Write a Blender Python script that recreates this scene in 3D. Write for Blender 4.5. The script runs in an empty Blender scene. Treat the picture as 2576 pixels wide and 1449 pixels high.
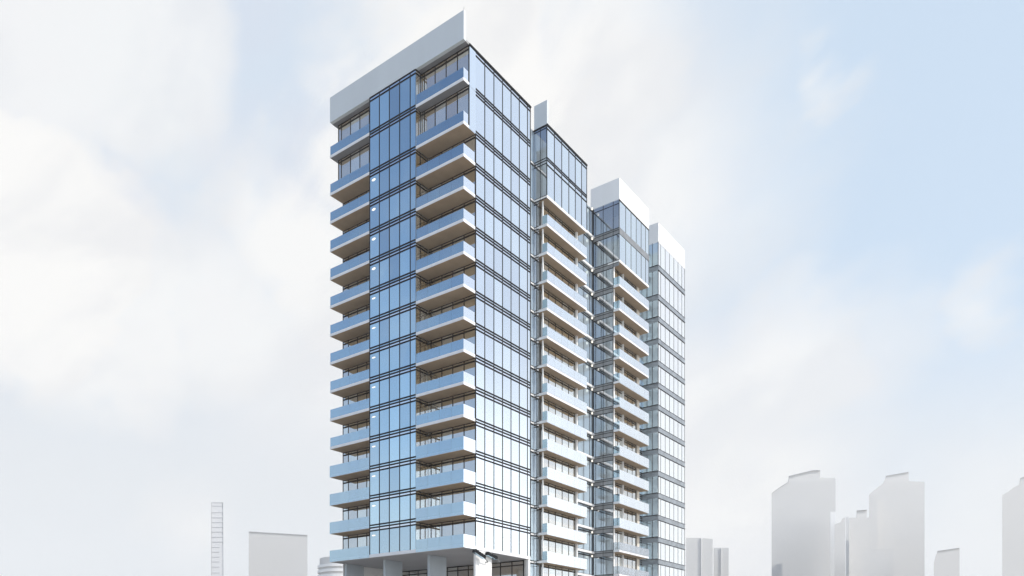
import bpy, math, random
from mathutils import Vector
R = math.radians
random.seed(7)
SC = bpy.context.scene
COL = SC.collection

# ------------------------------------------------------------------ camera
CAMZ = 1.7
cam_d = bpy.data.cameras.new("camera")
cam = bpy.data.objects.new("camera", cam_d)
COL.objects.link(cam)
cam.location = (0, 0, CAMZ)
cam.rotation_euler = (R(90), 0, 0)
cam_d.sensor_width = 36.0
cam_d.lens = 36.0 * 1902 / 2576
cam_d.shift_y = (1655 - 724.5) / 2576
cam_d.clip_start = 0.5
cam_d.clip_end = 6000
SC.camera = cam

# ------------------------------------------------------------------ exposure, sun, sky
SC.view_settings.view_transform = 'Standard'
SC.view_settings.look = 'None'
SC.view_settings.exposure = 0.0
SC.view_settings.gamma = 1.0
SUN_EL = 42.0
SUN_H = Vector((0.90, -0.44)).normalized()          # horizontal direction towards the sun
sun_d = bpy.data.lights.new("sun", 'SUN')
sun_d.energy = 3.2
sun_d.angle = R(0.53)
sun_d.color = (1.0, 0.95, 0.88)
sun = bpy.data.objects.new("sun", sun_d)
COL.objects.link(sun)
sv = Vector((SUN_H.x * math.cos(R(SUN_EL)), SUN_H.y * math.cos(R(SUN_EL)), math.sin(R(SUN_EL))))
sun.rotation_euler = sv.to_track_quat('Z', 'Y').to_euler()

world = bpy.data.worlds.new("World")
SC.world = world
world.use_nodes = True
wt = world.node_tree
wt.nodes.clear()


class G:
    """tiny node expression helper"""
    def __init__(s, t): s.t = t
    def n(s, typ, **kw):
        n = s.t.nodes.new(typ)
        for k, v in kw.items(): setattr(n, k, v)
        return n
    def put(s, sock, v):
        if isinstance(v, bpy.types.NodeSocket): s.t.links.new(v, sock)
        elif v is not None: sock.default_value = v
    def m(s, op, a, b=None, c=None, clamp=False):
        n = s.n('ShaderNodeMath', operation=op, use_clamp=clamp)
        s.put(n.inputs[0], a)
        if b is not None: s.put(n.inputs[1], b)
        if c is not None: s.put(n.inputs[2], c)
        return n.outputs[0]
    def v(s, op, a, b=None, out=0):
        n = s.n('ShaderNodeVectorMath', operation=op)
        s.put(n.inputs[0], a)
        if b is not None: s.put(n.inputs[1], b)
        return n.outputs[out]
    def ss(s, x, a, b, lo=0.0, hi=1.0):
        n = s.n('ShaderNodeMapRange', interpolation_type='SMOOTHSTEP')
        s.put(n.inputs['Value'], x)
        n.inputs['From Min'].default_value = a; n.inputs['From Max'].default_value = b
        n.inputs['To Min'].default_value = lo; n.inputs['To Max'].default_value = hi
        return n.outputs[0]
    def mix(s, f, a, b):
        n = s.n('ShaderNodeMix', data_type='RGBA')
        s.put(n.inputs[0], f); s.put(n.inputs[6], a); s.put(n.inputs[7], b)
        return n.outputs[2]
    def noise(s, vec, scale, detail=4, rough=.5, dist=0.0):
        n = s.n('ShaderNodeTexNoise')
        if vec is not None: s.put(n.inputs['Vector'], vec)
        n.inputs['Scale'].default_value = scale; n.inputs['Detail'].default_value = detail
        n.inputs['Roughness'].default_value = rough; n.inputs['Distortion'].default_value = dist
        return n


g = G(wt)
sky = g.n('ShaderNodeTexSky', sky_type='NISHITA')
sky.sun_disc = False
sky.sun_elevation = R(SUN_EL)
sky.sun_rotation = math.atan2(SUN_H.x, SUN_H.y)
sky.air_density = 1.2; sky.dust_density = 0.3; sky.ozone_density = 4.0
tc = g.n('ShaderNodeTexCoord')
d = g.v('NORMALIZE', tc.outputs['Generated'])
sep = g.n('ShaderNodeSeparateXYZ'); g.put(sep.inputs[0], d)
dx, dy, dz = sep.outputs
WS = 0.155
def C(r, gg, b): return (r / WS, gg / WS, b / WS, 1.0)
# thin veil of high haze: thick near the horizon and over the half of the sky behind the tower
low = g.ss(dz, 0.06, 0.62, 1.0, 0.0)
front = g.ss(dy, -0.30, 0.40)
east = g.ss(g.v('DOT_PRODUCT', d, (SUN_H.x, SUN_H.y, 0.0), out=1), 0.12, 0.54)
def px(x, y): return Vector(((x - 1288) / 1902, 1, (1655 - y) / 1902)).normalized()
def blob(x, y, r, soft, amt, wp):
    dist = g.m('ADD', g.v('DISTANCE', d, tuple(px(x, y)), out=1), wp)
    return g.ss(dist, r - soft * .5, r + soft * .5, amt, 0.0)
n1 = g.noise(d, 2.6, 6, .55, .3)
n2 = g.noise(d, 7.0, 6, .55, .2)
n3 = g.noise(g.v('MULTIPLY', d, (1.0, 1.0, 1.9)), 16.0, 5, .55, .1)
ca, sa = math.cos(R(36)), math.sin(R(36))
al = g.m('ADD', g.m('MULTIPLY', dx, ca), g.m('MULTIPLY', dz, sa))
ac = g.m('SUBTRACT', g.m('MULTIPLY', dz, ca), g.m('MULTIPLY', dx, sa))
cv_ = g.n('ShaderNodeCombineXYZ'); g.put(cv_.inputs[0], g.m('MULTIPLY', al, 3.2)); g.put(cv_.inputs[1], g.m('MULTIPLY', ac, 7.0)); g.put(cv_.inputs[2], g.m('MULTIPLY', dy, 3.0))
n4 = g.noise(cv_.outputs[0], 1.3, 7, .58, .35)
warp = g.m('MULTIPLY', g.m('SUBTRACT', n1.outputs[0], 0.5), 0.24)
warp = g.m('ADD', warp, g.m('MULTIPLY', g.m('SUBTRACT', n4.outputs[0], 0.5), 0.19))
warp = g.m('ADD', warp, g.m('MULTIPLY', g.m('SUBTRACT', n3.outputs[0], 0.5), 0.03))
clear = None
for q_ in [(2300, 280, .26, .36, 1.0), (2540, 640, .16, .34, .9), (1880, 60, .12, .26, .9), (740, 200, .08, .18, .5), (600, 480, .05, .14, .4),
           (2050, 560, .12, .3, .7), (2300, 1150, .1, .3, .35)]:
    k = blob(*q_, warp); clear = k if clear is None else g.m('MAXIMUM', clear, k)
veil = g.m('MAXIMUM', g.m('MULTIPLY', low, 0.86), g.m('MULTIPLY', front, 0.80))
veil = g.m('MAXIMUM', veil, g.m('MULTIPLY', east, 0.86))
glow = g.m('MULTIPLY', east, g.ss(dz, 0.06, 0.44, 1.0, 0.0))  # extra sun-side glow outside the view, added so right-facing glass reflects white
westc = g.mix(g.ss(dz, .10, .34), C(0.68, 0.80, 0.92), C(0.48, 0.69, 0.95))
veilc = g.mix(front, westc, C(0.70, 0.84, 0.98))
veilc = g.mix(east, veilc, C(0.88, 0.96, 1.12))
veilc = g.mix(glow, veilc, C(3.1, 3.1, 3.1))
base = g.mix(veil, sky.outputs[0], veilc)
# soft cloud banks
mask = None
for q_ in [(1190, 300, .15, .07, 1.0), (1010, 380, .12, .06, .95), (1450, 250, .13, .14, .9), (1620, 480, .14, .22, .8), (880, 420, .09, .05, .8),
           (60, 640, .13, .05, 1.0), (300, 780, .12, .07, .8), (100, 60, .10, .06, .7), (330, 160, .08, .05, .7), (560, 800, .11, .08, .75), (450, 330, .04, .06, .5),
           (2040, 210, .022, .07, .8), (2450, 780, .000, .07, .6), (1960, 950, .10, .12, .8), (2180, 880, .05, .10, .5),
           (1750, 1250, .20, .22, .8), (760, 640, .10, .08, .9), (800, 900, .12, .2, .7), (2480, 1300, .12, .2, .4), (500, 1330, .06, .08, .6)]:
    k = blob(*q_, warp); mask = k if mask is None else g.m('MAXIMUM', mask, k)
rest = g.m('MULTIPLY', g.ss(n1.outputs[0], 0.54, 0.70), g.ss(dy, -0.1, 0.2, 1.0, 0.0))
rest = g.m('MULTIPLY', rest, 0.30)
mask = g.m('MAXIMUM', mask, rest)
greyc = g.mix(g.ss(n2.outputs[0], .35, .65), C(0.745, 0.775, 0.85), C(0.73, 0.80, 0.875))
greyc = g.mix(g.ss(dz, .18, .42), C(0.80, 0.825, 0.85), greyc)
grey = g.m('MULTIPLY', g.m('SUBTRACT', 1.0, clear, clamp=True), 0.92)
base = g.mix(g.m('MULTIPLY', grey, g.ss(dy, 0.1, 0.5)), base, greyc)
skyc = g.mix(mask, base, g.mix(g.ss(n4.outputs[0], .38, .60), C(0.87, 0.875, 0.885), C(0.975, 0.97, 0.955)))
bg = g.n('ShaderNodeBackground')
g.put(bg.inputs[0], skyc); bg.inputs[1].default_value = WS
wo = g.n('ShaderNodeOutputWorld')
wt.links.new(bg.outputs[0], wo.inputs[0])

# ------------------------------------------------------------------ helpers
class MB:
    def __init__(s): s.v = []; s.f = []; s.r = []; s.mi = []
    def quad(s, *p, rnd=0.5, mi=0):
        i = len(s.v); s.v += [tuple(q) for q in p]; s.f.append(tuple(range(i, i + len(p)))); s.r.append(rnd); s.mi.append(mi)
    def box(s, x0, x1, y0, y1, z0, z1, rnd=0.5, mi=0):
        if x0 > x1: x0, x1 = x1, x0
        if y0 > y1: y0, y1 = y1, y0
        if z0 > z1: z0, z1 = z1, z0
        i = len(s.v)
        s.v += [(x0, y0, z0), (x1, y0, z0), (x1, y1, z0), (x0, y1, z0), (x0, y0, z1), (x1, y0, z1), (x1, y1, z1), (x0, y1, z1)]
        for f in ((0, 3, 2, 1), (4, 5, 6, 7), (0, 1, 5, 4), (1, 2, 6, 5), (2, 3, 7, 6), (3, 0, 4, 7)):
            s.f.append(tuple(i + k for k in f)); s.r.append(rnd); s.mi.append(mi)
        return s
    def prism(s, poly, z0, z1, rnd=.5, mi=0):
        i = len(s.v); n = len(poly)
        s.v += [(x, y, z0) for x, y in poly] + [(x, y, z1) for x, y in poly]
        s.f.append(tuple(i + k for k in reversed(range(n)))); s.f.append(tuple(i + n + k for k in range(n)))
        for k in range(n):
            s.f.append((i + k, i + (k + 1) % n, i + n + (k + 1) % n, i + n + k))
        s.r += [rnd] * (n + 2); s.mi += [mi] * (n + 2)
        return s
    def tube(s, a, b, r0, r1=None, n=12, mi=0):
        r1 = r0 if r1 is None else r1
        a = Vector(a); b = Vector(b); w = (b - a).normalized()
        q = w.orthogonal().normalized(); t = w.cross(q)
        i = len(s.v)
        for c, r in ((a, r0), (b, r1)):
            for k in range(n):
                an = 2 * math.pi * k / n
                s.v.append(tuple(c + q * (r * math.cos(an)) + t * (r * math.sin(an))))
        s.f.append(tuple(i + k for k in reversed(range(n)))); s.f.append(tuple(i + n + k for k in range(n)))
        for k in range(n): s.f.append((i + k, i + (k + 1) % n, i + n + (k + 1) % n, i + n + k))
        s.r += [.5] * (n + 2); s.mi += [mi] * (n + 2)
        return s
    def build(s, name, mats, parent=None, bevel=0):
        me = bpy.data.meshes.new(name)
        me.from_pydata(s.v, [], s.f)
        a = me.attributes.new('rnd', 'FLOAT', 'FACE'); a.data.foreach_set('value', s.r)
        if not isinstance(mats, (list, tuple)): mats = [mats]
        for m in mats: me.materials.append(m)
        me.polygons.foreach_set('material_index', s.mi)
        me.update()
        o = bpy.data.objects.new(name, me)
        COL.objects.link(o)
        if parent is not None: o.parent = parent
        if bevel:
            b = o.modifiers.new('bevel', 'BEVEL'); b.width = bevel; b.segments = 2; b.limit_method = 'ANGLE'
        return o


def empty(name, loc, rz, label, cat, group=None):
    o = bpy.data.objects.new(name, None); COL.objects.link(o)
    o.location = loc; o.rotation_euler = (0, 0, rz)
    o['label'] = label; o['category'] = cat
    if group: o['group'] = group
    return o


def tag(o, label=None, cat=None, group=None, kind=None):
    if label: o['label'] = label
    if cat: o['category'] = cat
    if group: o['group'] = group
    if kind: o['kind'] = kind
    return o


# ------------------------------------------------------------------ materials
def newmat(name):
    m = bpy.data.materials.new(name); m.use_nodes = True; m.node_tree.nodes.clear()
    return m, G(m.node_tree)

def out(m, gg, sh):
    o = gg.n('ShaderNodeOutputMaterial'); m.node_tree.links.new(sh, o.inputs[0]); return m

def solid(name, col, rough=.6, metal=0.0, var=.08, scale=1.2, bump=0.0, streak=False):
    m, q = newmat(name)
    tcn = q.n('ShaderNodeTexCoord')
    vec = tcn.outputs['Object']
    if streak:
        mp = q.n('ShaderNodeMapping'); mp.inputs['Scale'].default_value = (1, 1, .12); q.put(mp.inputs[0], vec); vec = mp.outputs[0]
    nz = q.noise(vec, scale, 5, .6)
    f = q.ss(nz.outputs[0], .3, .7)
    a = tuple(c * (1 - var) for c in col) + (1,); b = tuple(min(1, c * (1 + var * .6)) for c in col) + (1,)
    p = q.n('ShaderNodeBsdfPrincipled')
    q.put(p.inputs['Base Color'], q.mix(f, a, b))
    p.inputs['Specular IOR Level'].default_value = .15 if max(col) < .05 else .5
    p.inputs['Roughness'].default_value = rough; p.inputs['Metallic'].default_value = metal
    if bump:
        bn = q.n('ShaderNodeBump'); bn.inputs['Strength'].default_value = bump; bn.inputs['Distance'].default_value = .02
        q.put(bn.inputs['Height'], q.noise(vec, scale * 12, 4).outputs[0]); q.put(p.inputs['Normal'], bn.outputs[0])
    return out(m, q, p.outputs[0])

def glass(name, tint, refl, trans, body=(.05, .07, .09), rough=.0, var=.06, wav=.0005, blinds=0.0):
    """coated glass: reflecting share 'refl' with coloured coating, the rest see-through or dark body"""
    m, q = newmat(name)
    at = q.n('ShaderNodeAttribute', attribute_name='rnd')
    tcn = q.n('ShaderNodeTexCoord')
    mp = q.n('ShaderNodeMapping'); mp.inputs['Scale'].default_value = (1, 1, .25); q.put(mp.inputs[0], tcn.outputs['Object'])
    # each pane sits at its own tiny offset of the roller-wave pattern
    comb = q.n('ShaderNodeCombineXYZ'); q.put(comb.inputs[0], q.m('MULTIPLY', at.outputs['Fac'], 17.0)); q.put(comb.inputs[2], q.m('MULTIPLY', at.outputs['Fac'], 9.0))
    vec = q.v('ADD', mp.outputs[0], comb.outputs[0])
    nz = q.noise(vec, .9, 2, .5)
    bn = q.n('ShaderNodeBump'); bn.inputs['Strength'].default_value = 1.0; bn.inputs['Distance'].default_value = wav
    q.put(bn.inputs['Height'], nz.outputs[0])
    lo = tuple(c * (1 - var) for c in tint) + (1,); hi = tuple(min(1, c * (1 + var)) for c in tint) + (1,)
    colr = q.mix(at.outputs['Fac'], lo, hi)
    gl = q.n('ShaderNodeBsdfAnisotropic'); gl.inputs['Roughness'].default_value = rough
    q.put(gl.inputs['Color'], colr); q.put(gl.inputs['Normal'], bn.outputs[0])
    if trans > 0:
        tr = q.n('ShaderNodeBsdfTransparent'); tr.inputs[0].default_value = (trans, trans * 1.02, trans * 1.03, 1)
        back = tr.outputs[0]
    else:
        df = q.n('ShaderNodeBsdfDiffuse')
        # some panes have their blinds or curtains drawn
        q.put(df.inputs[0], q.mix(q.ss(at.outputs['Fac'], .66, .70, 0.0, blinds), body + (1,), (.74, .72, .67, 1)))
        back = df.outputs[0]
    lw = q.n('ShaderNodeLayerWeight'); lw.inputs['Blend'].default_value = .35
    fac = q.m('ADD', q.m('MULTIPLY', lw.outputs['Fresnel'], .35), refl, clamp=True)
    mx = q.n('ShaderNodeMixShader'); q.put(mx.inputs[0], fac); q.put(mx.inputs[1], back); q.put(mx.inputs[2], gl.outputs[0])
    return out(m, q, mx.outputs[0])

M_frame = solid('black_aluminium', (.006, .007, .009), .6, 0, .2)
M_bronze = solid('dark_bronze_aluminium', (.014, .010, .008), .5, 0, .2)
M_grey = solid('grey_spandrel_metal', (.24, .25, .26), .35, .2, .25, .8, .1)
M_white = solid('white_render', (.80, .80, .79), .7, 0, .03, .5, .05, True)
M_panel = solid('pale_grey_fascia_panel', (.60, .64, .66), .5, .0, .04, .3, .0, True)
M_slab = solid('white_painted_concrete', (.78, .79, .81), .7, 0, .05, 1.0, .1)
M_soffit = solid('warm_brown_soffit_boards', (.37, .27, .175), .8, 0, .10, .5, .1)
M_darksoffit = solid('grey_soffit_paint', (.22, .22, .23), .8, 0, .08, .5, .1)
M_under = solid('grey_undercroft_soffit', (.36, .36, .38), .8, 0, .06, .4, .1)
M_pillar = solid('pillar_concrete', (.40, .45, .49), .75, 0, .05, .5, .1, True)
M_beige = solid('beige_render', (.66, .61, .53), .9, 0, .12, 1.5)
M_floor = solid('interior_plaster', (.78, .78, .77), .9, 0, .05, 1.0)
M_roof = solid('roof_membrane', (.35, .35, .35), .9, 0, .1, .7, .2)
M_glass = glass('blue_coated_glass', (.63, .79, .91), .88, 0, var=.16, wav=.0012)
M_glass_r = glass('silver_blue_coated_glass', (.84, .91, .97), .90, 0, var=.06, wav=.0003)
M_spand = glass('spandrel_glass', (.84, .89, .96), .90, 0, var=.04)
M_bwin = glass('bronze_window_glass', (.80, .89, .98), .62, 0, body=(.48, .34, .18), var=.08, blinds=.55)
M_rail = glass('balcony_rail_glass', (.68, .86, 1.0), .64, .72, var=.03)
M_clear = glass('clear_corner_glass', (.84, .88, .93), .50, .90, var=.05)
M_side = glass('pale_bodied_glass', (.74, .86, .94), .50, 0, body=(.46, .53, .57), var=.10)  # pale diffuse body stands in for light from the rooms behind
M_band = solid('blue_grey_spandrel', (.27, .30, .33), .3, .2, .25, .8, .05)
M_glass_w = glass('glass_whitened_body', (.88, .94, 1.0), .62, 0, body=(.80, .80, .79), var=.05)  # white body stands in for a brighter sky reflection in the panes
M_rail_r = glass('brightened_rail_glass', (.90, .95, 1.0), .93, .5, var=.02)  # right-facing copy of the rail glass, brighter reflection put into its tint
m, q = newmat('white_emission'); e = q.n('ShaderNodeEmission'); e.inputs[0].default_value = (1, .95, .85, 1); e.inputs[1].default_value = 1.3
M_emit = out(m, q, e.outputs[0])

# ------------------------------------------------------------------ the tower
ANG = math.atan((2680 - 1288) / 1902)
DEP = 74.7
A = ((1196.5 - 1288) / 1902 * DEP, DEP)
P = 1.865; Q = 1.02; W = 19.45
tower = empty('apartment_tower', (A[0], A[1], 0), R(90) - ANG,
              'tall blue glass apartment tower with white balconies on grey pillars', 'apartment building')
Z0 = CAMZ
def S(k):                                           # underside of slab k
    if k <= 13: return Z0 + 10.72 + 3.157 * k
    return Z0 + {14: 55.97, 15: 59.93}[k]
TH = 0.28; TR = 0.32
ROOF = S(15)

def part(mb, name, mat, parent=tower, bevel=0): return mb.build(name, mat, parent, bevel)

def bar(mb, ax, c, o, a0, a1, z0, z1, dep, back=.05):
    """box on plane ax=c running a0..a1 along the other axis, standing dep proud towards o"""
    if ax == 'x': mb.box(c - o * back, c + o * dep, a0, a1, z0, z1)
    else: mb.box(a0, a1, c - o * back, c + o * dep, z0, z1)

def pane(mb, ax, c, o, a0, a1, z0, z1):
    j = lambda: random.uniform(-.003, .003)
    e = [c + j() for _ in range(4)]; r = random.random()
    if ax == 'x': pts = [(e[0], a0, z0), (e[1], a1, z0), (e[2], a1, z1), (e[3], a0, z1)]
    else: pts = [(a0, e[0], z0), (a1, e[1], z0), (a1, e[2], z1), (a0, e[3], z1)]
    if (ax == 'x' and o < 0) or (ax == 'y' and o > 0): pts = pts[::-1]
    mb.quad(*pts, rnd=r)

def rail(mb, ax, a0, a1, c0, c1, z0, z1, mi=0):
    n = max(1, round(abs(a1 - a0) / 1.5)); w = (a1 - a0) / n
    for i in range(n):
        p, q_ = a0 + i * w + (.008 if i else 0), a0 + (i + 1) * w - (.008 if i < n - 1 else 0)
        if ax == 'x': mb.box(c0, c1, p, q_, z0, z1, rnd=random.random(), mi=mi)
        else: mb.box(p, q_, c0, c1, z0, z1, rnd=random.random(), mi=mi)

def glazing(name, ax, c, o, cuts, z0, z1, gm, fm, lines=(), spand=None, ends=(True, True), mw=.05, md=.022, lh=.074, ld=.034,
            skipmid=False):
    """one storey of glass: panes between 'cuts', mullions at the cuts, horizontal bars at 'lines'; spand=(za,zb) panes of their own"""
    gmb = MB(); fmb = MB()
    a0, a1 = cuts[0], cuts[-1]
    zs = [(z0, z1)]
    if spand: zs = [(z0, spand[0]), (spand[0], spand[1]), (spand[1], z1)]
    smb = MB()
    for p, r in zip(cuts[:-1], cuts[1:]):
        for i, (za, zb) in enumerate(zs):
            if zb - za < .05: continue
            pane(smb if (spand and i == 1) else gmb, ax, c, o, p, r, za, zb)
    for i, p in enumerate(cuts):
        if i == 0 and not ends[0]: continue
        if i == len(cuts) - 1 and not ends[1]: continue
        bar(fmb, ax, c, o, p - mw, p + mw, z0, z1, md)
    for zl in lines:
        bar(fmb, ax, c, o, a0 - (.04 if ends[0] else -.02), a1 + (.04 if ends[1] else -.02), zl - lh, zl + lh, ld)
    gobj = part(gmb, name, gm)
    fobj = part(fmb, 'window_frame', fm, gobj)
    if smb.v: part(smb, 'spandrel_panel', M_spand, gobj)
    return gobj

MOD = 1.485
right_cuts = [0, 1.46, 2.96, 4.43, 5.91, 7.41, 8.92, 9.47]
front_cuts = [6.33, 7.09, 8.59, 10.09, 11.57, 13.04]

# opaque body behind the glass, one for each wing
cores = MB()
cores.box(.35, 9.2, .35, 6.28, S(0) + .3, ROOF - .1)
cores.box(-P + .3, 9.2, 6.6, 12.8, S(0) + .3, ROOF - .1)
cores.box(.35, 9.2, 13.1, 19.2, S(0) + .3, ROOF - .1)
cores.box(9.3, 21.3, 2.2, 19.2, -.2, ROOF - .15)
cores.box(13.1, 21.2, 1.9, 2.4, -.2, S(13) - .1)
cores.box(13.1, 21.2, .35, 2.4, S(13) + .1, ROOF - .12)
cores.box(21.6, 41.5, 5.2, 19.2, -.2, ROOF - .2)
cores.box(33.1, 38.3, 1.7, 5.4, -.2, ROOF - .17)
cores.box(44.0, 50.5, .35, 5.4, -.2, ROOF - .13)
cores.box(41.8, 50.5, 5.3, 19.2, -.2, ROOF - .14)
part(cores, 'inner_core', M_floor)

# ---- slab zero: the big plate over the pillars
mb = MB(); mb.box(-P, 9.47, 0, W, S(0), S(0) + TH + .05, mi=0)
part(mb, 'podium_plate', M_slab)
mb = MB(); mb.box(-P + .08, 9.4, .08, W - .08, S(0) - .03, S(0) + .01)
part(mb, 'soffit', M_under)

for k in range(0, 15):
    zt = S(k) + TH; zn = S(k + 1)
    nl = [zn, zn - TR] if k < 14 else [ROOF - .06, ROOF - .42]
    first = [S(k) + TH] if k > 0 else []
    zb = S(k) if k > 0 else S(0) + .33
    # central glass bay of the front, and the right hand glass face
    hi = zn if k < 14 else ROOF
    glazing('glazed_bay', 'x', -P, -1, front_cuts, zb, hi, M_glass, M_frame, lines=first + [l for l in nl],
            spand=(hi - TR, hi - .001), ends=(False, True))
    rc = right_cuts
    glazing('curtain_wall', 'y', 0, -1, rc, zb, hi, M_glass_r, M_frame, lines=first + nl,
            spand=(hi - TR, hi - .001), ends=(k < 13, True))
    # balcony window walls: right balcony, left balcony, and the side wall of the glass bay
    xw = 0 if k < 13 else -Q
    bm = M_bronze if k < 13 else M_frame
    glazing('balcony_window', 'x', xw, -1, [0.02, 1.48, 2.96, 4.43, 5.91, 6.30], zt, hi, M_bwin, bm, lines=nl, ends=(True, False))
    glazing('balcony_window', 'x', xw, -1, [13.07, 14.0, 15.5, 17.0, 18.5, 19.40 if k < 13 else 19.0], zt, hi, M_bwin, bm, lines=nl, ends=(False, True))
    glazing('side_window', 'y', 6.33, -1, [-P + .06, -1.2, xw - .03 if k > 12 else -.03], zt, hi, M_bwin, bm, lines=nl, ends=(False, False))
    mb = MB(); mb.box(-P + .02, xw, 13.05, 13.10, zt, hi); part(mb, 'side_wall', M_white)
    if k >= 13:   # corner glass return of the two tall storeys
        g2 = MB(); pane(g2, 'y', -.012, -1, -Q, 0, zt - .3, hi - .05); g_o = part(g2, 'corner_glass', M_glass_r)
        f2 = MB(); bar(f2, 'x', -Q, -1, -.03, .03, zt, hi, .03)
        part(f2, 'window_frame', M_frame, g_o)
        g3 = MB(); pane(g3, 'y', 19.02, 1, -Q, 0, zt, hi - .05); part(g3, 'corner_glass', M_glass_r)
    # balconies
    for (y0, y1, side) in ((0, 6.31, 'r'), (13.07, W, 'l')):
        sl = MB()
        if k > 0:
            sl.box(-P, 0.02 if k < 13 else -.02, y0, y1, S(k), S(k) + TH)
            b = part(sl, 'balcony', M_slab)
            so = MB(); so.box(-P + .05, -.05, y0 + .05, y1 - .05, S(k) - .015, S(k) + .01)
            part(so, 'soffit', M_soffit if k < 14 else M_darksoffit, b)
        else:
            sl.box(-P + .04, -.02, y0 + .04, y1 - .04, S(0) + TH + .02, S(0) + TH + .07)
            b = part(sl, 'balcony', M_slab)
        lowk = k <= 3
        gz0 = S(k) + (.01 if lowk else TH - .03); gz1 = S(k) + TH + 1.0
        off = -.02 if lowk else .03
        rl = MB()
        rail(rl, 'x', y0 + (off if side == 'r' else .03), y1 - (.03 if side == 'r' else off), -P + off, -P + off + .02, gz0, gz1)
        if side == 'r': rl.box(-P + off + .021, -.02 if k < 13 else -Q, off, off + .02, gz0, gz1, rnd=random.random(), mi=1)
        else: rl.box(-P + off + .021, -.02, y1 - off - .02, y1 - off, gz0, gz1, rnd=random.random())
        part(rl, 'glass_balustrade', [M_rail, M_rail_r], b)

# end wall (left) of the tower, seen from the side only
glz = MB()
for k in range(0, 15):
    zt = S(k) + TH; hi = S(k + 1)
    glz.quad((9.4, W, zt), (0.02, W, zt), (0.02, W, hi), (9.4, W, hi), rnd=random.random())
part(glz, 'end_glass', M_glass)

# roof deck, roof edge, roof screens
rf = MB(); rf.box(-P + .35, 9.45, .02, W - .02, ROOF + .0, ROOF + .22); rf.box(-P + .36, 9.45, 0.0, .02, ROOF - .02, ROOF + .2)
part(rf, 'roof', M_roof)
rb = MB(); rb.box(-Q, 9.55, -.09, 0.03, ROOF - .02, ROOF + .13); part(rb, 'roof_edge', M_frame)
fs = MB(); fs.box(-P, -P + .35, -.02, W, ROOF, ROOF + 2.81)
part(fs, 'roof_screen', M_panel)
fs = MB(); fs.tube((-P + .12, .05, ROOF + 2.8), (-P + .12, .05, ROOF + 3.25), .025, .012); part(fs, 'lightning_rod', M_grey)
fs = MB(); fs.box(-P + .35, -.2, .05, W, ROOF - .03, ROOF - .005); part(fs, 'soffit', M_darksoffit)

# pillars, lobby
for y1 in (19.14, 12.93, 6.44, .28):
    pl = MB(); pl.box(0.0 if y1 > 1 else .02, 2.65 if y1 > 1 else 2.64, y1 - .32 if y1 > 1 else .01, y1, -.3, S(0) - .03)
    part(pl, 'pillar', M_pillar if y1 > 1 else M_white, bevel=.03)
glazing('lobby_window', 'x', 9.2, -1, [0.72, 2.28, 3.87, 5.4, 6.9, 8.5, 10.1, 11.7, 13.3, 14.9, 16.4, 17.9, 19.3], 0, S(0) - .03, M_bwin, M_frame,
        lines=(S(0) - .1, S(0) - .55, 6.0, 3.0), mw=.06, lh=.06)
pw = MB(); pw.box(9.12, 9.45, .02, .30, -.3, S(0) - .02); part(pw, 'pillar', M_white)
lb = MB(); lb.box(9.3, 9.9, .4, 19.2, -.2, S(0) - .03); part(lb, 'lobby_wall', M_floor)

# ---- recess 1 (X 9.47..12.74) at Y 1.8
for k in range(-3, 15):
    hi = S(k + 1) if k < 14 else ROOF
    o = glazing('recess_window', 'y', 1.8, -1, [9.5, 11.1, 12.7] if k < 13 else [9.5, 11.1, 12.7], S(k), hi, M_side, M_frame, lines=(S(k) + TH, S(k)), ends=(False, False))
    mb = MB(); mb.box(9.5, 12.7, 1.70, 1.79, S(k) + .06, S(k) + TH - .06); part(mb, 'slab_edge', M_white)
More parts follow.
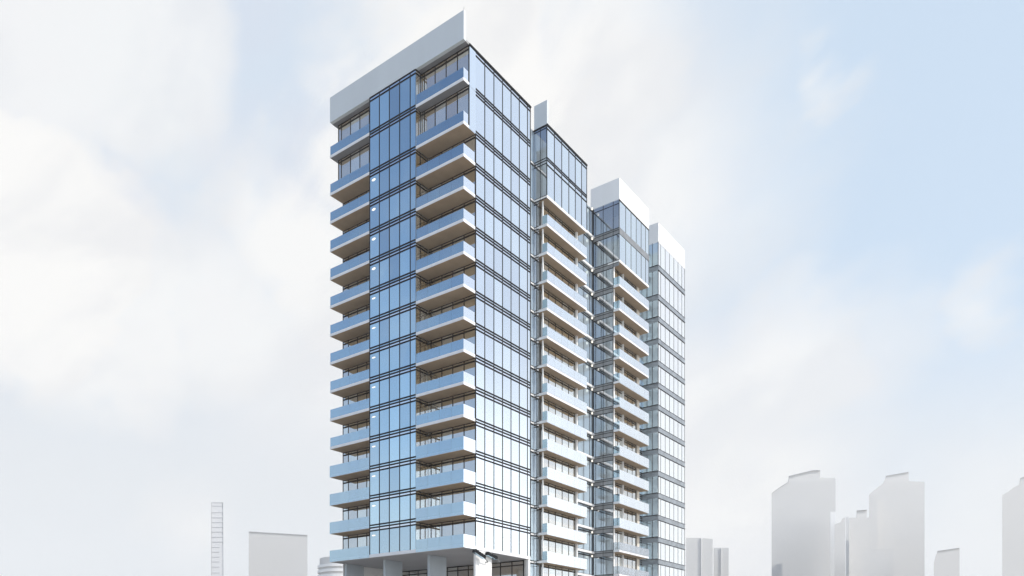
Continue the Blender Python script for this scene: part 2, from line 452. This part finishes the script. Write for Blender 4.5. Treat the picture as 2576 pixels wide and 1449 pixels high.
# block 2 -------------------------------------------------------------
B2, E2 = 12.74, 21.49; D2 = 1.1
cuts2 = [12.74, 14.27, 15.83, 17.38, 18.83, 20.27, 21.49]
for k in range(-3, 15):
    zt = S(k) + TH; hi = S(k + 1) if k < 14 else ROOF
    nl = [hi, hi - TR] if k < 14 else [ROOF - .06, ROOF - .42]
    if k >= 13:
        glazing('curtain_wall', 'y', 0, -1, cuts2, S(k) + (0.02 if k == 14 else TH), hi, M_glass_r, M_frame,
                lines=([S(k) + TH, S(k) + .02, S(k) - TR - .2] if k == 14 else []) + (nl if k == 14 else []), ends=(True, True))
        glazing('corner_window', 'x', B2, -1, [.03, .9, 1.78], S(k), hi, M_clear, M_frame, lines=(S(k) + TH, S(k) + .0, hi - TR), ends=(False, False), mw=.025, lh=.03)
        fl = MB(); fl.box(B2 + .05, 21.4, .05, 2.2, S(k) - (0 if k == 13 else .15), S(k) + TH); part(fl, 'floor_slab', M_slab)
        if k == 13:
            so = MB(); so.box(B2 + .05, 21.44, .06, 1.78, S(k) - .015, S(k) + .005); part(so, 'soffit', M_soffit)
            so = MB(); so.box(B2 - .02, E2 + .02, -.02, 0.04, S(k), S(k) + TH); so.box(B2 - .02, B2 + .04, .04, 1.79, S(k), S(k) + TH); part(so, 'slab_edge', M_white)
        wl = MB(); wl.box(E2 - .05, E2, .02, 4, S(k), hi); part(wl, 'side_wall', M_white)
        continue
    glazing('balcony_window', 'y', D2, -1, [13.3, 14.75, 16.2, 17.65, 19.1, 20.5], zt, hi, M_bwin, M_bronze, lines=nl, ends=(False, True))
    glazing('corner_window', 'x', B2, -1, [D2, 1.4, 1.78], S(k), hi, M_clear, M_frame, lines=(S(k) + TH, S(k), hi - TR), ends=(False, False), mw=.02, lh=.03)
    ps = MB(); ps.box(12.98, 13.12, .70, .84, zt, hi); ps.box(20.55, 20.8, .85, D2 + .5, zt, hi); part(ps, 'white_post', M_white)
    cv = MB(); cv.box(20.6, E2 - .02, 4.0 - .2, 4.0 - .1, zt, hi)
    wl = MB(); wl.box(20.8, 20.86, 1.3, 4.0, zt, hi); part(wl, 'side_wall', M_white)
    sl = MB(); sl.box(B2, E2, 0, 1.9, S(k), S(k) + TH)
    b = part(sl, 'balcony', M_slab)
    so = MB(); so.box(B2 + .05, E2 - .05, .05, 1.75, S(k) - .015, S(k) + .005); part(so, 'soffit', M_soffit, b)
    rl = MB(); z0 = S(k) + .0; rail(rl, 'y', B2 + .02, E2 - .02, -.03, -.01, S(k) + (.01 if k < 6 else TH - .02), S(k) + TH + 1.0, mi=1)
    rl.box(B2 + .02, B2 + .04, 0, D2 - .45, S(k) + TH, S(k) + TH + 1.0, rnd=random.random())
    rl.box(E2 - .04, E2 - .02, 0, D2, S(k) + TH, S(k) + TH + 1.0, rnd=random.random())
    part(rl, 'glass_balustrade', [M_rail, M_rail_r], b)
# recess 2 (X 21.49..29.82) at Y 4.0, continued behind the clear glass of block 3
for k in range(-3, 15):
    hi = S(k + 1) if k < 14 else ROOF
    glazing('recess_window', 'y', 4.0, -1, [21.5, 23.0, 24.5, 26.0, 27.5, 29.0, 30.5, 32.0, 33.05], S(k) + TH, hi, M_side, M_frame, lines=(S(k) + TH + .02, S(k) - .02, hi - TR), ends=(False, False))
    mb = MB(); mb.box(21.5, 33.0, 3.72, 3.98, S(k), S(k) + TH); part(mb, 'slab_edge', M_white)
    lm = MB(); lm.tube((29.0, 3.6, hi - .25), (29.0, 3.6, hi - .5),   .10, .13); part(lm, 'white_spot', M_emit)  # small emissive cylinder in front of the recess glass
# block 3 -------------------------------------------------------------
B3, E3 = 29.82, 38.47; D3 = .9
cuts3 = [29.82, 31.6, 33.13, 34.64, 36.13, 37.47, 38.47]
mb = MB(); mb.box(B3 - .08, B3 + .08, 3.86, 4.02, -.2, ROOF); part(mb, 'corner_post', M_frame)
for k in range(-3, 15):
    zt = S(k) + TH; hi = S(k + 1) if k < 14 else ROOF
    y0 = 0.03 if k >= 13 else D3
    glazing('corner_window', 'x', B3, -1, ([y0, .9] if k >= 13 else [D3]) + [2.4, 3.86], S(k), hi, M_clear, M_frame,
            lines=(S(k) + TH, S(k) - .0, hi - TR - .2), ends=(k < 13, False), mw=.03, lh=.035)
    sp = MB(); bar(sp, 'x', B3, -1, y0, 3.86, S(k) - TR - .15, S(k) + TH, .012, back=-.002); part(sp, 'spandrel_panel', M_grey)
    # corner room: floor and back wall
    fl = MB(); fl.box(B3 + .1, 33.0, D3 + .1, 3.7, S(k) + .02, S(k) + TH - .02); part(fl, 'floor_slab', M_floor)
    ptn = MB(); ptn.box(32.9, 33.0, D3 + .1, 3.7, S(k) + TH, hi); part(ptn, 'inner_wall', M_floor)
    if k >= 13:
        glazing('curtain_wall', 'y', 0, -1, cuts3, S(k) + (TH if k == 14 else TH), hi, M_glass_r, M_frame, lines=(hi - .1,) if k == 14 else (), ends=(True, True), mw=.03)
        if k == 14:
            bd = MB(); bd.box(B3 - .03, E3 + .03, -.06, .02, S(k) - TR - .2, S(k) + TH); part(bd, 'spandrel_band', M_grey)
        else:
            fl = MB(); fl.box(B3 - .02, E3, -.03, 1.7, S(k), S(k) + TH); b = part(fl, 'slab_edge', M_white)
            so = MB(); so.box(B3 + .05, E3 - .05, .05, 1.65, S(k) - .015, S(k) + .005); part(so, 'soffit', M_soffit, b)
        wl = MB(); wl.box(E3 - .06, E3 - .01, .03, 5, S(k), hi); part(wl, 'side_wall', M_white)
        continue
    nl = [hi, hi - TR]
    glazing('balcony_window', 'y', D3 + .4, -1, [30.4, 31.8, 33.2, 34.6, 36.0, 37.0], zt, hi, M_bwin, M_bronze, lines=nl, ends=(True, True))
    ps = MB(); ps.box(29.95, 30.3, D3 + .02, D3 + .5, zt, hi); part(ps, 'white_post', M_white)
    bw = MB(); bw.box(37.2, 37.9, D3 + .25, 2, zt, hi); part(bw, 'wall_panel', M_beige)
    sl = MB(); sl.box(B3, E3, 0, 1.7, S(k), S(k) + TH); b = part(sl, 'balcony', M_slab)
    so = MB(); so.box(B3 + .05, E3 - .05, .05, 1.65, S(k) - .015, S(k) + .005); part(so, 'soffit', M_soffit, b)
    rl = MB(); rail(rl, 'y', B3 + .02, E3 - .02, -.03, -.01, S(k) + (.01 if 1 < k < 9 else TH - .02), S(k) + TH + 1.0, mi=1 if k > 1 else 0)
    rl.box(B3 + .02, B3 + .04, 0, D3, S(k) + TH, S(k) + TH + 1.0, rnd=random.random())
    rl.box(E3 - .04, E3 - .02, 0, D3, S(k) + TH, S(k) + TH + 1.0, rnd=random.random())
    part(rl, 'glass_balustrade', [M_rail if k > 1 else M_clear, M_rail_r], b)
# recess 3 and block 4 ------------------------------------------------
B4, E4 = 41.54, 50.78
cuts4 = [41.54, 42.33, 43.85, 45.35, 46.85, 48.35, 49.75, 50.78]
for k in range(-3, 15):
    zt = S(k) + TH; hi = S(k + 1) if k < 14 else ROOF
    glazing('recess_window', 'y', 2.6, -1, [38.5, 40.0, 41.5], S(k), hi, M_side, M_frame, lines=(S(k) + TH, S(k), hi - TR), ends=(False, False))
    glazing('corner_window', 'x', B4, -1, [.03, .9, 1.75, 2.58], zt, hi - .3, M_side, M_frame, lines=(zt + .03,), ends=(False, False), mw=.03, lh=.03)
    bd = MB(); bd.box(B4 - .03, E4 + .05, -.05, .04, S(k) - .44, S(k) + TH - .09); bd.box(B4 - .05, B4 + .03, -.04, 2.55, S(k) - .43, S(k) + TH - .10)
    b = part(bd, 'spandrel_band', M_band)
    ln = MB(); ln.box(B4 - .08, E4 + .08, -.08, .0, S(k) - .51, S(k) - .44); ln.box(B4 - .08, E4 + .08, -.08, .0, S(k) + TH - .09, S(k) + TH - .03)
    part(ln, 'trim_line', M_frame, b)
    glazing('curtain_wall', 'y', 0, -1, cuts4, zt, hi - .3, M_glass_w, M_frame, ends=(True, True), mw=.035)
    fl = MB(); fl.box(B4 + .1, 44.2, .1, 5.2, S(k) + .0, S(k) + TH - .06); part(fl, 'floor_slab', M_floor)
# roof screens and roofs of the rear blocks
fs = MB(); fs.box(B2, B2 + .3, 0.0, 1.75, ROOF + .05, ROOF + 2.81); part(fs, 'roof_screen', M_panel)
fs = MB(); fs.box(B2 - .06, E2 + .06, -.08, .02, ROOF - .08, ROOF + .12); fs.box(B2 - .07, B2 + .02, .02, 1.8, ROOF - .1, ROOF + .04); part(fs, 'roof_edge', M_frame)
fs = MB(); fs.box(B3 - .02, B3 + .3, .3, 4.3, ROOF, ROOF + 2.81); fs.box(B3 - .02, E3, -.03, .3, ROOF - .0, ROOF + 2.81); part(fs, 'roof_screen', M_white)
fs = MB(); fs.box(B4 - .02, B4 + .3, .3, 2.6, ROOF - .4, ROOF + 2.41); fs.box(B4 - .02, E4, -.03, .3, ROOF - .4, ROOF + 2.41); part(fs, 'roof_screen', M_white)
rf = MB(); rf.box(9.45, 21.4, 1.8, W, ROOF - .1, ROOF); rf.box(B2 + .1, 21.4, .05, 1.8, ROOF - .1, ROOF - .01)
rf.box(21.4, 50.7, 4.0, W, ROOF - .12, ROOF - .02); rf.box(B3 + .1, 38.4, .05, 4.0, ROOF - .12, ROOF - .03); rf.box(B4 + .1, 50.6, .05, 4.0, ROOF - .12, ROOF - .04)
part(rf, 'roof', M_roof)
# back and far end
bk = MB(); bk.box(0.05, 50.7, W - .02, W, -.2, S(0)); bk.box(9.4, 50.7, W - .02, W + .02, S(0), ROOF); bk.box(50.68, 50.76, .1, W - .1, -.2, ROOF)
part(bk, 'rear_wall', M_white)

# small white emissive ovals on the left pane of the glass bay
for k in range(0, 13):
    zc = S(k + 1) - TR - .52
    lm = MB(); n = 20
    pts = [(-P - .012 - .02, 12.42 + .27 * math.cos(2 * math.pi * i / n), zc + (.12 if k > 8 else .07) * math.sin(2 * math.pi * i / n)) for i in range(n)]
    lm.quad(*pts[::-1]); lm.quad(*[(p[0] + .02, p[1], p[2]) for p in pts])
    for i in range(n): a_, b_ = pts[i], pts[(i + 1) % n]; lm.quad(a_, b_, (b_[0] + .02, b_[1], b_[2]), (a_[0] + .02, a_[1], a_[2]))
    part(lm, 'white_spot', M_emit)

# ------------------------------------------------------------------ floodlights on the corner pillar
def loc_w(X, Y, z):
    v = (math.sin(ANG), math.cos(ANG)); u = (-v[1], v[0])
    return (A[0] + X * v[0] + Y * u[0], A[1] + X * v[1] + Y * u[1], z)

def floodlight(label, X, Y, z, length, tilt):
    root = empty('floodlight', loc_w(X, Y, z), R(90) - ANG, label, 'floodlight', 'black floodlights under the tower')
    mb = MB(); mb.box(-length / 2, length / 2, -.2, .2, -.17, .17); o = part(mb, 'housing', M_frame, root, bevel=.04)
    mb = MB(); mb.box(-length / 2 + .06, length / 2 - .06, -.15, .15, -.19, -.165); part(mb, 'lens', M_glass, o)
    mb = MB()
    for i in range(5): mb.box(-length * .4 + i * length * .2 - .02, -length * .4 + i * length * .2 + .02, -.18, .18, .16, .22)
    part(mb, 'cooling_fin', M_frame, o)
    mb = MB(); mb.tube((length / 2 - .05, 0, 0), (length / 2 + .95, .25, -.05), .05); mb.tube((length / 2 + .95, .25, -.05), (length / 2 + .95, .62, -.05), .06)
    part(mb, 'arm', M_grey, root)
    root.rotation_euler.y = tilt
    return root
floodlight('long black floodlight on an arm at the left edge of the white corner pillar', -.12, -.55, S(0) - .52, 1.75, R(17))
floodlight('black floodlight tucked under the soffit right of the white corner pillar', 2.25, -.25, S(0) - .42, 1.6, R(12))

# ------------------------------------------------------------------ ground
gm = solid('pale_paving', (.42, .39, .35), .85, 0, .1, .05, .1)
mb = MB(); mb.quad((-1250, -500, 0), (1250, -500, 0), (1250, 1250, 0), (-1250, 1250, 0))
tag(mb.build('ground', gm), kind='structure')

# ------------------------------------------------------------------ skyline
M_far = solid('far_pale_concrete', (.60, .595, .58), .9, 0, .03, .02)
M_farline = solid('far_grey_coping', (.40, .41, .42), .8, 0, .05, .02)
def wx(x, y, dist): return ((x - 1288) / 1902 * dist, CAMZ + (1655 - y) / 1902 * dist)

def extrude(mb, pts, dist, thick, skew=0.0, mi=0):
    """outline (photo x, y) given its own distance and real thickness"""
    n = len(pts); i = len(mb.v)
    P2 = [wx(x, y, dist) for x, y in pts]
    mb.v += [(a, dist, b) for a, b in P2] + [(a + skew * thick, dist + thick, b) for a, b in P2]
    mb.f.append(tuple(i + k for k in range(n))); mb.f.append(tuple(i + n + k for k in reversed(range(n))))
    for k in range(n): mb.f.append((i + k, i + n + k, i + n + (k + 1) % n, i + (k + 1) % n))
    mb.r += [.5] * (n + 2); mb.mi += [mi] * (n + 2)

def skyline(name, label, dist, thick, body, extras=(), cat='building', mat=None):
    xs = [p[0] for p in body]
    root = empty(name, ((sum(xs) / len(xs) - 1288) / 1902 * dist, dist, -.3), 0, label, cat)
    edge = min(xs) if sum(xs) / len(xs) > 1288 else max(xs)
    skew = (edge - 1288) / 1902 * 1.0          # the block stands turned so that only its front is seen from the street
    def put(pn, pts, dd, th, mt):
        mb = MB(); extrude(mb, pts, dd, th, skew)
        mb.v = [(a - root.location.x, b - root.location.y, c - root.location.z) for a, b, c in mb.v]
        return part(mb, pn, mt, root)
    put('tower_body', body, dist, thick, mat or M_far)
    for (pn, pts, ddd, th, mt) in extras: put(pn, pts, dist + ddd, th, mt)
    return root

def base_y(dist): return 1655 + CAMZ / dist * 1902     # photo row of the ground at that distance
d1 = 560; b = base_y(d1)
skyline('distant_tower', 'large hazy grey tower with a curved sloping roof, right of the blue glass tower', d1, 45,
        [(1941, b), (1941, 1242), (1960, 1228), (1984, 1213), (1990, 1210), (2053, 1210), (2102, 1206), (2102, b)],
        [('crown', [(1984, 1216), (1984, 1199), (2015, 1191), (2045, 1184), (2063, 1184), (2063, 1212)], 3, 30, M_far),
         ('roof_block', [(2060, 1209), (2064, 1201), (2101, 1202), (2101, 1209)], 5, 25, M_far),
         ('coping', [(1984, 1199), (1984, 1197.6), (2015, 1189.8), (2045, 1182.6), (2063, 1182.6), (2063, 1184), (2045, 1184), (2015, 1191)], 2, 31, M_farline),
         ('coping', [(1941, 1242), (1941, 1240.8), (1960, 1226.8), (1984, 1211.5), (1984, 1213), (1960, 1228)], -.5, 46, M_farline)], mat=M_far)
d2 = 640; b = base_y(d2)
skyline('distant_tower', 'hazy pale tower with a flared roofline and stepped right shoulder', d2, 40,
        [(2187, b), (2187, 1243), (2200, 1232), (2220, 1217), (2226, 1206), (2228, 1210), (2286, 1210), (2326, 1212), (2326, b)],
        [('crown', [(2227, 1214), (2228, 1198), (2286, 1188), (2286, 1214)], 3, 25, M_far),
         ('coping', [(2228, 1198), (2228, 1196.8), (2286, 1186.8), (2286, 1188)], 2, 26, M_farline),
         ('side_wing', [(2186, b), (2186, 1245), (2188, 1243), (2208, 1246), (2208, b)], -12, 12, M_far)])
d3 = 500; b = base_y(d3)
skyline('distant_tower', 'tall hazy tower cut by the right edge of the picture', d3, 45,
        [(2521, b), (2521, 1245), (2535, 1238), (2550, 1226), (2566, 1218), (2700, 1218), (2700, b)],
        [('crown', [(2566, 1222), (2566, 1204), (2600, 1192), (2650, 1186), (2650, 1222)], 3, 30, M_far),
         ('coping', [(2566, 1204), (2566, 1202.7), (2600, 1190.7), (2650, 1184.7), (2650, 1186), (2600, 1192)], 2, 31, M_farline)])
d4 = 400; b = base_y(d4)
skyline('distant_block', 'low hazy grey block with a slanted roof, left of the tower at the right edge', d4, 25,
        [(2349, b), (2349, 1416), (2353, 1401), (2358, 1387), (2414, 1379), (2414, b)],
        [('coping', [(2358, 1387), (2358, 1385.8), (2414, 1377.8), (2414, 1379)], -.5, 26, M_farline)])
d5 = 600; b = base_y(480)
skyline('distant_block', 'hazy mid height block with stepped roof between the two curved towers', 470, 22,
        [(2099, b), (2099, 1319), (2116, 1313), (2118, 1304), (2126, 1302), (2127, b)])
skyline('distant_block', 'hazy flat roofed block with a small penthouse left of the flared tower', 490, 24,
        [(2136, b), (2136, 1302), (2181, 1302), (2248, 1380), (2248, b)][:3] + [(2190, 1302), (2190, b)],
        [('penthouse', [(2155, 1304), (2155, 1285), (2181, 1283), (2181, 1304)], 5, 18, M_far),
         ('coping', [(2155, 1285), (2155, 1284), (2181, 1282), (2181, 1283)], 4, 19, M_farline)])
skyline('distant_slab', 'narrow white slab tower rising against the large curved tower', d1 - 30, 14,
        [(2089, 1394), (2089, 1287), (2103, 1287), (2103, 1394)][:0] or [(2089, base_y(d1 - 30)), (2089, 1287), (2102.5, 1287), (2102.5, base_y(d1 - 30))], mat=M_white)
skyline('distant_slab', 'white strip added for the bright slot between the stepped block and the penthouse block', 700, 14,
        [(2127.5, base_y(700)), (2127.5, 1300), (2136, 1300), (2136, base_y(700))], mat=M_white)  # solid white strip stands in for brightness showing between the blocks
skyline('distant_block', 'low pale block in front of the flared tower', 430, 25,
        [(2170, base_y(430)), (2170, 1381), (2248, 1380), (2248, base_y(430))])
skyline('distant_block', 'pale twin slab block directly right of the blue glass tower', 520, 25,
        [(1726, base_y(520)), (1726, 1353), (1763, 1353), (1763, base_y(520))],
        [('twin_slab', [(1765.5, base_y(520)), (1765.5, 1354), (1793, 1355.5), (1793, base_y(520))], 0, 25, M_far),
         ('light_gap_strip', [(1763.4, base_y(520)), (1763.4, 1353), (1765.2, 1353), (1765.2, base_y(520))], -1, 20, M_white)])  # white strip put in for the light line in the gap
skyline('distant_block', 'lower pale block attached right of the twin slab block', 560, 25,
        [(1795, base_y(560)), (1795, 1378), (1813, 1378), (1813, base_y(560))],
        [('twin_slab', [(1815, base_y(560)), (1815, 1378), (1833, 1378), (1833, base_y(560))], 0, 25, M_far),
         ('light_gap_strip', [(1813.3, base_y(560)), (1813.3, 1378), (1814.8, 1378), (1814.8, base_y(560))], -1, 20, M_white)])  # brightness of the gap given as a white strip here too
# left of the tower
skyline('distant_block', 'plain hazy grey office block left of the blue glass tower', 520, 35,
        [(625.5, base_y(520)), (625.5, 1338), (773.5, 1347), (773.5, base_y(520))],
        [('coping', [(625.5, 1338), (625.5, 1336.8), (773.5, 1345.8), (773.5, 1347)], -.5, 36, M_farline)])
dl = 480; b = base_y(dl)
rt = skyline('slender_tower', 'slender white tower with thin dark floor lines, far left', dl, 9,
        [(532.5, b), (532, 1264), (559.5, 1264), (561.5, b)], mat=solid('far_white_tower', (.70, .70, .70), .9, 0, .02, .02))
ex = []
y = 1264
for i, y in enumerate((1264, 1272.5, 1289, 1302, 1314, 1326, 1338, 1351, 1363, 1376.5, 1388.5, 1401, 1413, 1426, 1441)):
    mb = MB(); x1 = 561 if i < 9 else 552
    extrude(mb, [(532, y + 1.1), (532, y), (x1, y), (x1, y + 1.1)], dl - .15, 9.2, (561.5 - 1288) / 1902)
    mb.v = [(a - rt.location.x, bb - rt.location.y, c - rt.location.z) for a, bb, c in mb.v]
    part(mb, 'floor_line', M_farline, rt)
mb = MB(); extrude(mb, [(561.5, b), (560.0, 1264), (561.2, 1264), (563.2, b)], dl - .3, 8, (561.5 - 1288) / 1902)
mb.v = [(a - rt.location.x, bb - rt.location.y, c - rt.location.z) for a, bb, c in mb.v]
part(mb, 'edge_fin', M_farline, rt)
mb = MB(); extrude(mb, [(531.6, b), (531.2, 1264), (532.2, 1264), (532.6, b)], dl - .3, 8, (561.5 - 1288) / 1902)
mb.v = [(a - rt.location.x, bb - rt.location.y, c - rt.location.z) for a, bb, c in mb.v]
part(mb, 'edge_fin', M_farline, rt)
# round banded building just left of the pillars
dr = 430; cx0, cy0 = wx(872, 1655, dr + 28)[0], dr + 28
rr = empty('round_building', (cx0, cy0, 0), 0, 'low round white building with curved balcony bands, beside the left pillar', 'building')
topz = wx(0, 1392, dr)[1]
def ring(r, n=64, a0=0): return [(r * math.cos(2 * math.pi * i / n), r * math.sin(2 * math.pi * i / n)) for i in range(n)]
R0 = (872 - 800) / 1902 * dr * 1.05
mb = MB(); mb.prism(ring(R0 * .93), -.3, topz); part(mb, 'round_wall', M_far, rr)
for i in range(7):
    zc = wx(0, 1418 + i * 13, dr)[1]
    mb = MB(); mb.prism(ring(R0), zc, zc + 1.6); part(mb, 'balcony_band', M_white, rr)

# ------------------------------------------------------------------ haze
HZ = 0.00030
m = bpy.data.materials.new('haze_air'); m.use_nodes = True; t = m.node_tree; t.nodes.clear()
pv = t.nodes.new('ShaderNodeVolumePrincipled'); pv.inputs['Color'].default_value = (.98, .98, .985, 1); pv.inputs['Density'].default_value = HZ
pv.inputs['Anisotropy'].default_value = 0.0
mo = t.nodes.new('ShaderNodeOutputMaterial'); t.links.new(pv.outputs[0], mo.inputs['Volume'])
mb = MB(); mb.box(-1300, 1300, -550, 1300, -1.3, 190)
if HZ: tag(mb.build('haze', m), kind='stuff')

# ------------------------------------------------------------------ render settings
SC.cycles.max_bounces = 8
SC.cycles.transparent_max_bounces = 24
SC.cycles.volume_bounces = 1
SC.cycles.use_denoising = True
